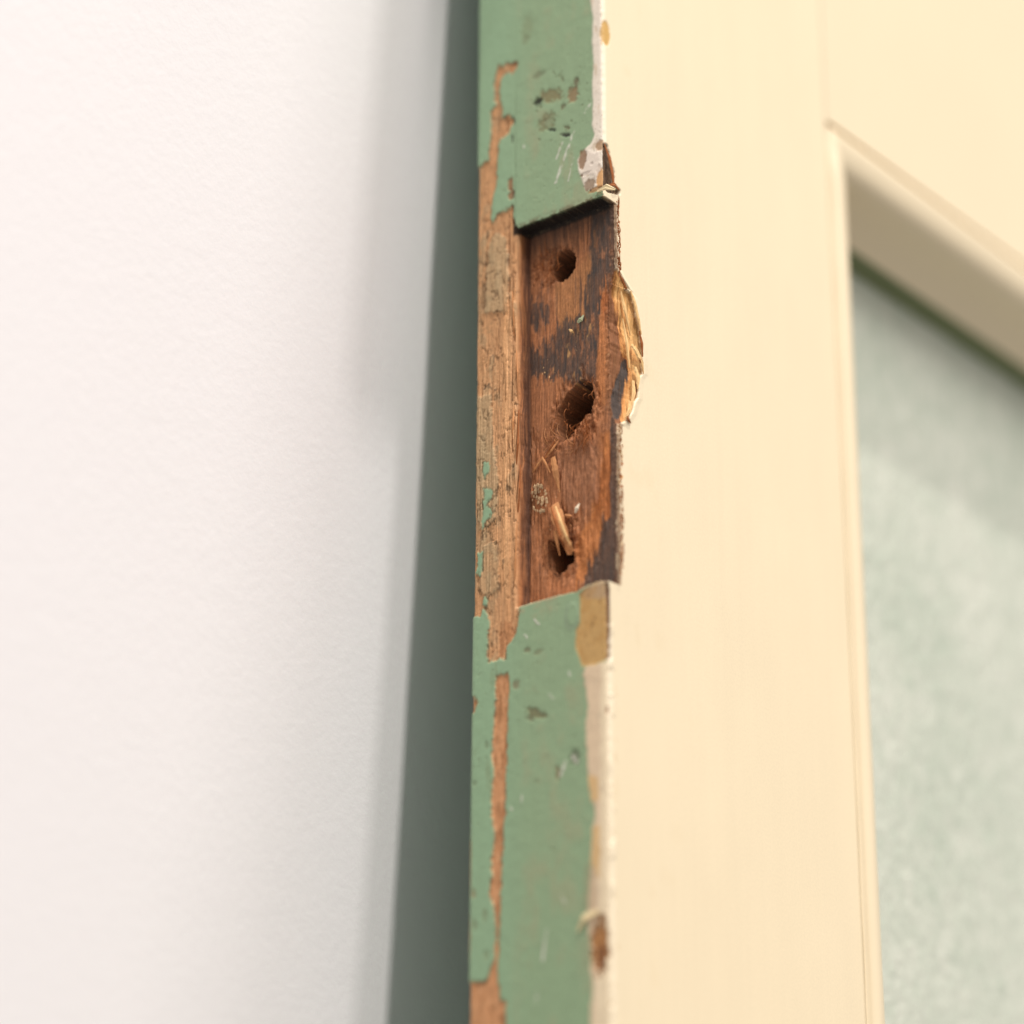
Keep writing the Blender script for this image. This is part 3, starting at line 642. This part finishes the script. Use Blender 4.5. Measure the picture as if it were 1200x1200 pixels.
splinter('splinter', [w3(624, 554, MD-.3), w3(630, 545, MD-.6), w3(636, 536, MD-.5)], [.3, .7, .5], .35, M_SPL)
splinter('splinter', [w3(635, 536, MD-.5), w3(640, 544, MD-.7), w3(645, 554, MD-.2)], [.6, .7, .2], .35, M_SPL)
splinter('splinter', [w3(648, 536, MD-.3), w3(651, 552, MD-.6), w3(656, 577, MD-.1)], [1.3, 1.9, .2], .5, M_SPL)
splinter('splinter', [w3(639, 537, MD-.3), w3(646, 528, MD-.9), w3(655, 516, MD-.4)], [.3, .7, .4], .35, M_SPL)
splinter('splinter', [w3(636, 541, MD-.3), w3(646, 524, MD-.5), w3(652, 514, MD-.1)], [.3, .5, .3], .3, M_SPLD)
# long slivers lifting from the near wall of the recess
for (x0, y0, x1, y1, w_) in [(608, 480, 604, 560, .5), (603, 468, 601, 520, .6), (610, 545, 607, 600, .35), (606, 610, 603, 700, .5), (600, 330, 603, 400, .5), (605, 402, 607, 470, .35)]:
    xm = (x0+x1)/2+rnd_.uniform(-1, 1); splinter('sliver', [w3(x0, y0, .9), w3(xm, (y0+y1)/2, .1), w3(x1, y1, 1.0)], [.2, w_, .25], .4, rnd_.choice([M_SPL, M_SPLD]))
# pale slivers and paint flakes standing off the torn edge on the face
def f3(px, py, y=0.0): x_, z_ = ony(px, py, y); return np.array([x_, y, z_])
for i, (pl, wd, mt_) in enumerate([
    ([(725, 320), (729, 328), (734, 339)], [.2, .8, .5], M_SPLD), ([(739, 341), (744, 356), (748, 374), (751, 392)], [.5, 1.0, .9, .4], M_PALE),
    ([(749, 388), (752, 402), (753, 418)], [.2, .9, .2], M_SPLD), ([(740, 404), (746, 412), (752, 424), (754, 438)], [1.4, 1.9, 1.2, .2], M_PALE),
    ([(746, 414), (750, 422), (753, 430)], [.2, .6, .2], M_SPLD),
    ([(744, 430), (748, 442), (747, 456)], [1.2, 1.6, .4], M_PALE), ([(742, 446), (743, 460), (739, 480)], [.8, 1.3, .3], M_PALE), ([(748, 448), (748, 458), (746, 468)], [.3, .9, .3], M_SPLD),
    ([(734, 486), (736, 491), (739, 496)], [.5, .9, .2], M_SPLD), ([(738, 470), (738, 480), (733, 490)], [.6, 1.1, .4], M_PALE),
    ([(731, 340), (736, 362), (742, 392)], [.4, 1.2, .3], M_PALE), ([(733, 372), (738, 400), (741, 430)], [.3, 1.1, .4], M_PALE)]):
    dy = [-.2, -.35, -.3, -.15]
    P = [f3(a, b, -.25 if k_ in (0, len(pl)-1) else -.5) for k_, (a, b) in enumerate(pl)]
    if i in (10, 11, 7): P = [p+np.array([0, .9, 0]) for p in P]
    splinter('splinter', P, wd, .45, mt_, side=(1, 0, 0))
# broken paint film at the upper corner
splinter('paint_flake', [f3(708, 168, -.05), f3(714, 184, -.5), f3(718, 204, -.6), f3(719, 217, -.3)], [.3, 1.1, 1.2, .5], .3, M_SPLD, side=(1, 0, 0))
splinter('paint_flake', [f3(714, 217, -.2), f3(720, 216, -.8), f3(726, 223, -.3)], [.6, 1.1, .5], .35, M_SPLD, side=(0, 0, 1))
splinter('paint_flake', [w3(700, 224, -.2), w3(710, 219, -.5), w3(721, 222, -.2)], [.6, 1.6, .6], .5, M_FLAKE, side=(0, 0, 1))
splinter('paint_flake', [w3(677, 1092, -.3), w3(684, 1076, -.9), w3(700, 1068, -.4)], [.4, 1.6, 1.2], .35, M_FLAKE, side=(0, 1, 1))
splinter('paint_flake', [w3(677, 378, MD-.4), w3(681, 374, MD-.8), w3(684, 369, MD-.5)], [.6, 1.3, .2], .3, plain('pale_green_flake', lin(170, 176, 140), .6), side=(0, 1, 0))
splinter('shaving', [w3(667, 386, MD-.4), w3(670, 388, MD-.8), w3(672, 390, MD-.3)], [.3, .8, .3], .3, M_PALE, side=(0, 1, 0))
splinter('paint_flake', [w3(674, 601, MD-.4), w3(676, 595, MD-.8), w3(679, 590, MD-.4)], [.5, 1.2, .2], .3, plain('white_flake', lin(212, 198, 172), .7), side=(0, 1, 0))

# curled fibres around the screw holes (one tangle each)
def tangle(name, n, cx, cy, rx, ry, L, mat, bias=(0, 0), r0=.16, out=1.4, x0=None):
    v = []; fs = []; b0 = MD if x0 is None else x0
    for _ in range(n):
        a = rnd_.uniform(0, 6.28); q0 = w3(cx+rx*math.cos(a)*rnd_.uniform(.6, 1), cy+ry*math.sin(a)*rnd_.uniform(.6, 1), b0)
        th_ = rnd_.uniform(0, 6.28); ln = L*rnd_.uniform(.4, 1.1); cv = rnd_.uniform(-2.2, 2.2); ou = rnd_.uniform(.3, 1)*out; p = q0.copy(); m_ = 9
        for k_ in range(m_):
            s_ = k_/(m_-1); an = th_+cv*s_
            p = p+np.array([0, math.cos(an)*.7+bias[0], math.sin(an)+bias[1]])*ln/m_
            pp = p.copy(); pp[0] = b0-.1-ou*math.sin(math.pi*min(1, s_*.9+.05)); rad = r0*(1-.7*s_)
            base = len(v)
            for e in range(4):
                an2 = e*math.pi/2; v.append((pp+np.array([math.cos(an2), math.sin(an2), 0])*rad)*MM)
            if k_:
                for e in range(4): fs.append((base-4+e, base-4+(e+1) % 4, base+(e+1) % 4, base+e))
    o = mesh(name, v, fs, mat, door); o['kind'] = 'stuff'; return o
tangle('wood_fibres', 30, 684, 506, 12, 8, 5, M_SPLD, (0, -.2), .17, 1.6)
tangle('wood_fibres', 14, 660, 486, 9, 18, 3.2, M_SPLD, (.1, -.3), .14, .9)
tangle('wood_fibres', 9, 692, 456, 5, 10, 3, M_SPLD, (0, 0), .13, 1.2)
tangle('wood_fibres', 26, 646, 308, 14, 15, 4, M_SPLD, (0, .2), .13, .9)
tangle('wood_fibres', 18, 660, 522, 20, 12, 5, M_SPL, (.2, .4), .11, .9)
tangle('wood_fibres', 16, 664, 622, 10, 14, 3, M_SPL, (0, 0), .12, .9)
tangle('wood_fibres', 10, 640, 640, 8, 14, 3.5, M_SPL, (0, 0), .09, .6)
# fuzzy splintered rim along the broken near edge
def fringe(pts, n, L, mat, name='edge_fibres'):
    v = []; fs = []
    for _ in range(n):
        s_ = rnd_.uniform(0, len(pts)-1.001); i = int(s_); q = s_-i; px = pts[i][0]*(1-q)+pts[i+1][0]*q; py = pts[i][1]*(1-q)+pts[i+1][1]*q
        p = w3(px, py, MD+.1)+np.array([rnd_.uniform(-.3, .3), rnd_.uniform(-.3, .4), 0]); ln = L*rnd_.uniform(.4, 1.2); up = rnd_.choice([-1, 1]); c = rnd_.uniform(-.6, .3)
        for k_ in range(5):
            t_ = k_/4; pp = p+np.array([rnd_.uniform(-.05, .05)-.5*t_*t_, -.35*t_+c*.3*t_*t_, up*ln*t_]); rad = .2*(1-.8*t_); base = len(v)
            for e in range(4): v.append((pp+np.array([math.cos(e*1.571), math.sin(e*1.571), 0])*rad)*MM)
            if k_:
                for e in range(4): fs.append((base-4+e, base-4+(e+1) % 4, base+(e+1) % 4, base+e))
    o = mesh(name, v, fs, mat, door); o['kind'] = 'stuff'
fringe([(724, 236), (725, 262), (726, 300), (726, 320)], 70, 1.6, M_SPLD)
fringe([(727, 495), (728, 560), (729, 620), (729, 676)], 90, 1.4, M_SPLD)
fringe([(727, 495), (728, 560), (729, 620), (729, 676)], 25, 1.0, M_PALE)

# plaster crumbs lying in the recess
def crumbs(n, cx, cy, rx, ry, mat, smin, smax, name='crumbs'):
    v = []; fs = []
    for _ in range(n):
        a = rnd_.uniform(0, 6.28); rr_ = math.sqrt(rnd_.random()); c = w3(cx+rx*rr_*math.cos(a), cy+ry*rr_*math.sin(a), MD-.35); s_ = rnd_.uniform(smin, smax); base = len(v)
        rot = Matrix.Rotation(rnd_.uniform(0, 6.28), 3, Vector((rnd_.random(), rnd_.random(), rnd_.random()+.1)).normalized())
        for p in ((1, 0, 0), (-1, 0, 0), (0, 1, 0), (0, -1, 0), (0, 0, .9), (0, 0, -.9)):
            q = rot @ Vector([k_*rnd_.uniform(.6, 1.2) for k_ in p]); v.append((c+np.array([q[0]*.3, q[1]*.6, q[2]*1.0])*s_)*MM)
        for t_ in ((0, 2, 4), (2, 1, 4), (1, 3, 4), (3, 0, 4), (2, 0, 5), (1, 2, 5), (3, 1, 5), (0, 3, 5)): fs.append(tuple(base+k_ for k_ in t_))
    o = mesh(name, v, fs, mat, door, smooth=False); o['kind'] = 'stuff'
crumbs(46, 632, 585, 9, 20, M_CRUMB, .35, 1.0)
crumbs(14, 664, 590, 30, 50, M_CRUMB, .1, .3)
crumbs(10, 665, 430, 30, 40, M_CRUMB, .08, .22)
crumbs(5, 640, 437, 6, 8, M_PALE, .2, .4)

# ------------------------------------------------------------------ the wall behind
TAN = math.tan(math.radians(5.0)); ZC = 290.0
def wy_(zv): return TH+.3+(ZC-zv)*TAN
v = []; nx, nzv = 2, 2
for zv in (-900, 1000):
    for xv in (-1200, 1400): v.append((xv*MM, wy_(zv)*MM, zv*MM))
v += [(a, b+.1, c) for a, b, c in v]
wall = mesh('wall', v, [(0, 1, 3, 2), (4, 6, 7, 5), (0, 4, 5, 1), (2, 3, 7, 6), (0, 2, 6, 4), (1, 5, 7, 3)], M_WALL, smooth=False)
wall['kind'] = 'structure'
wall['label'] = 'white painted wall behind the leaning door'
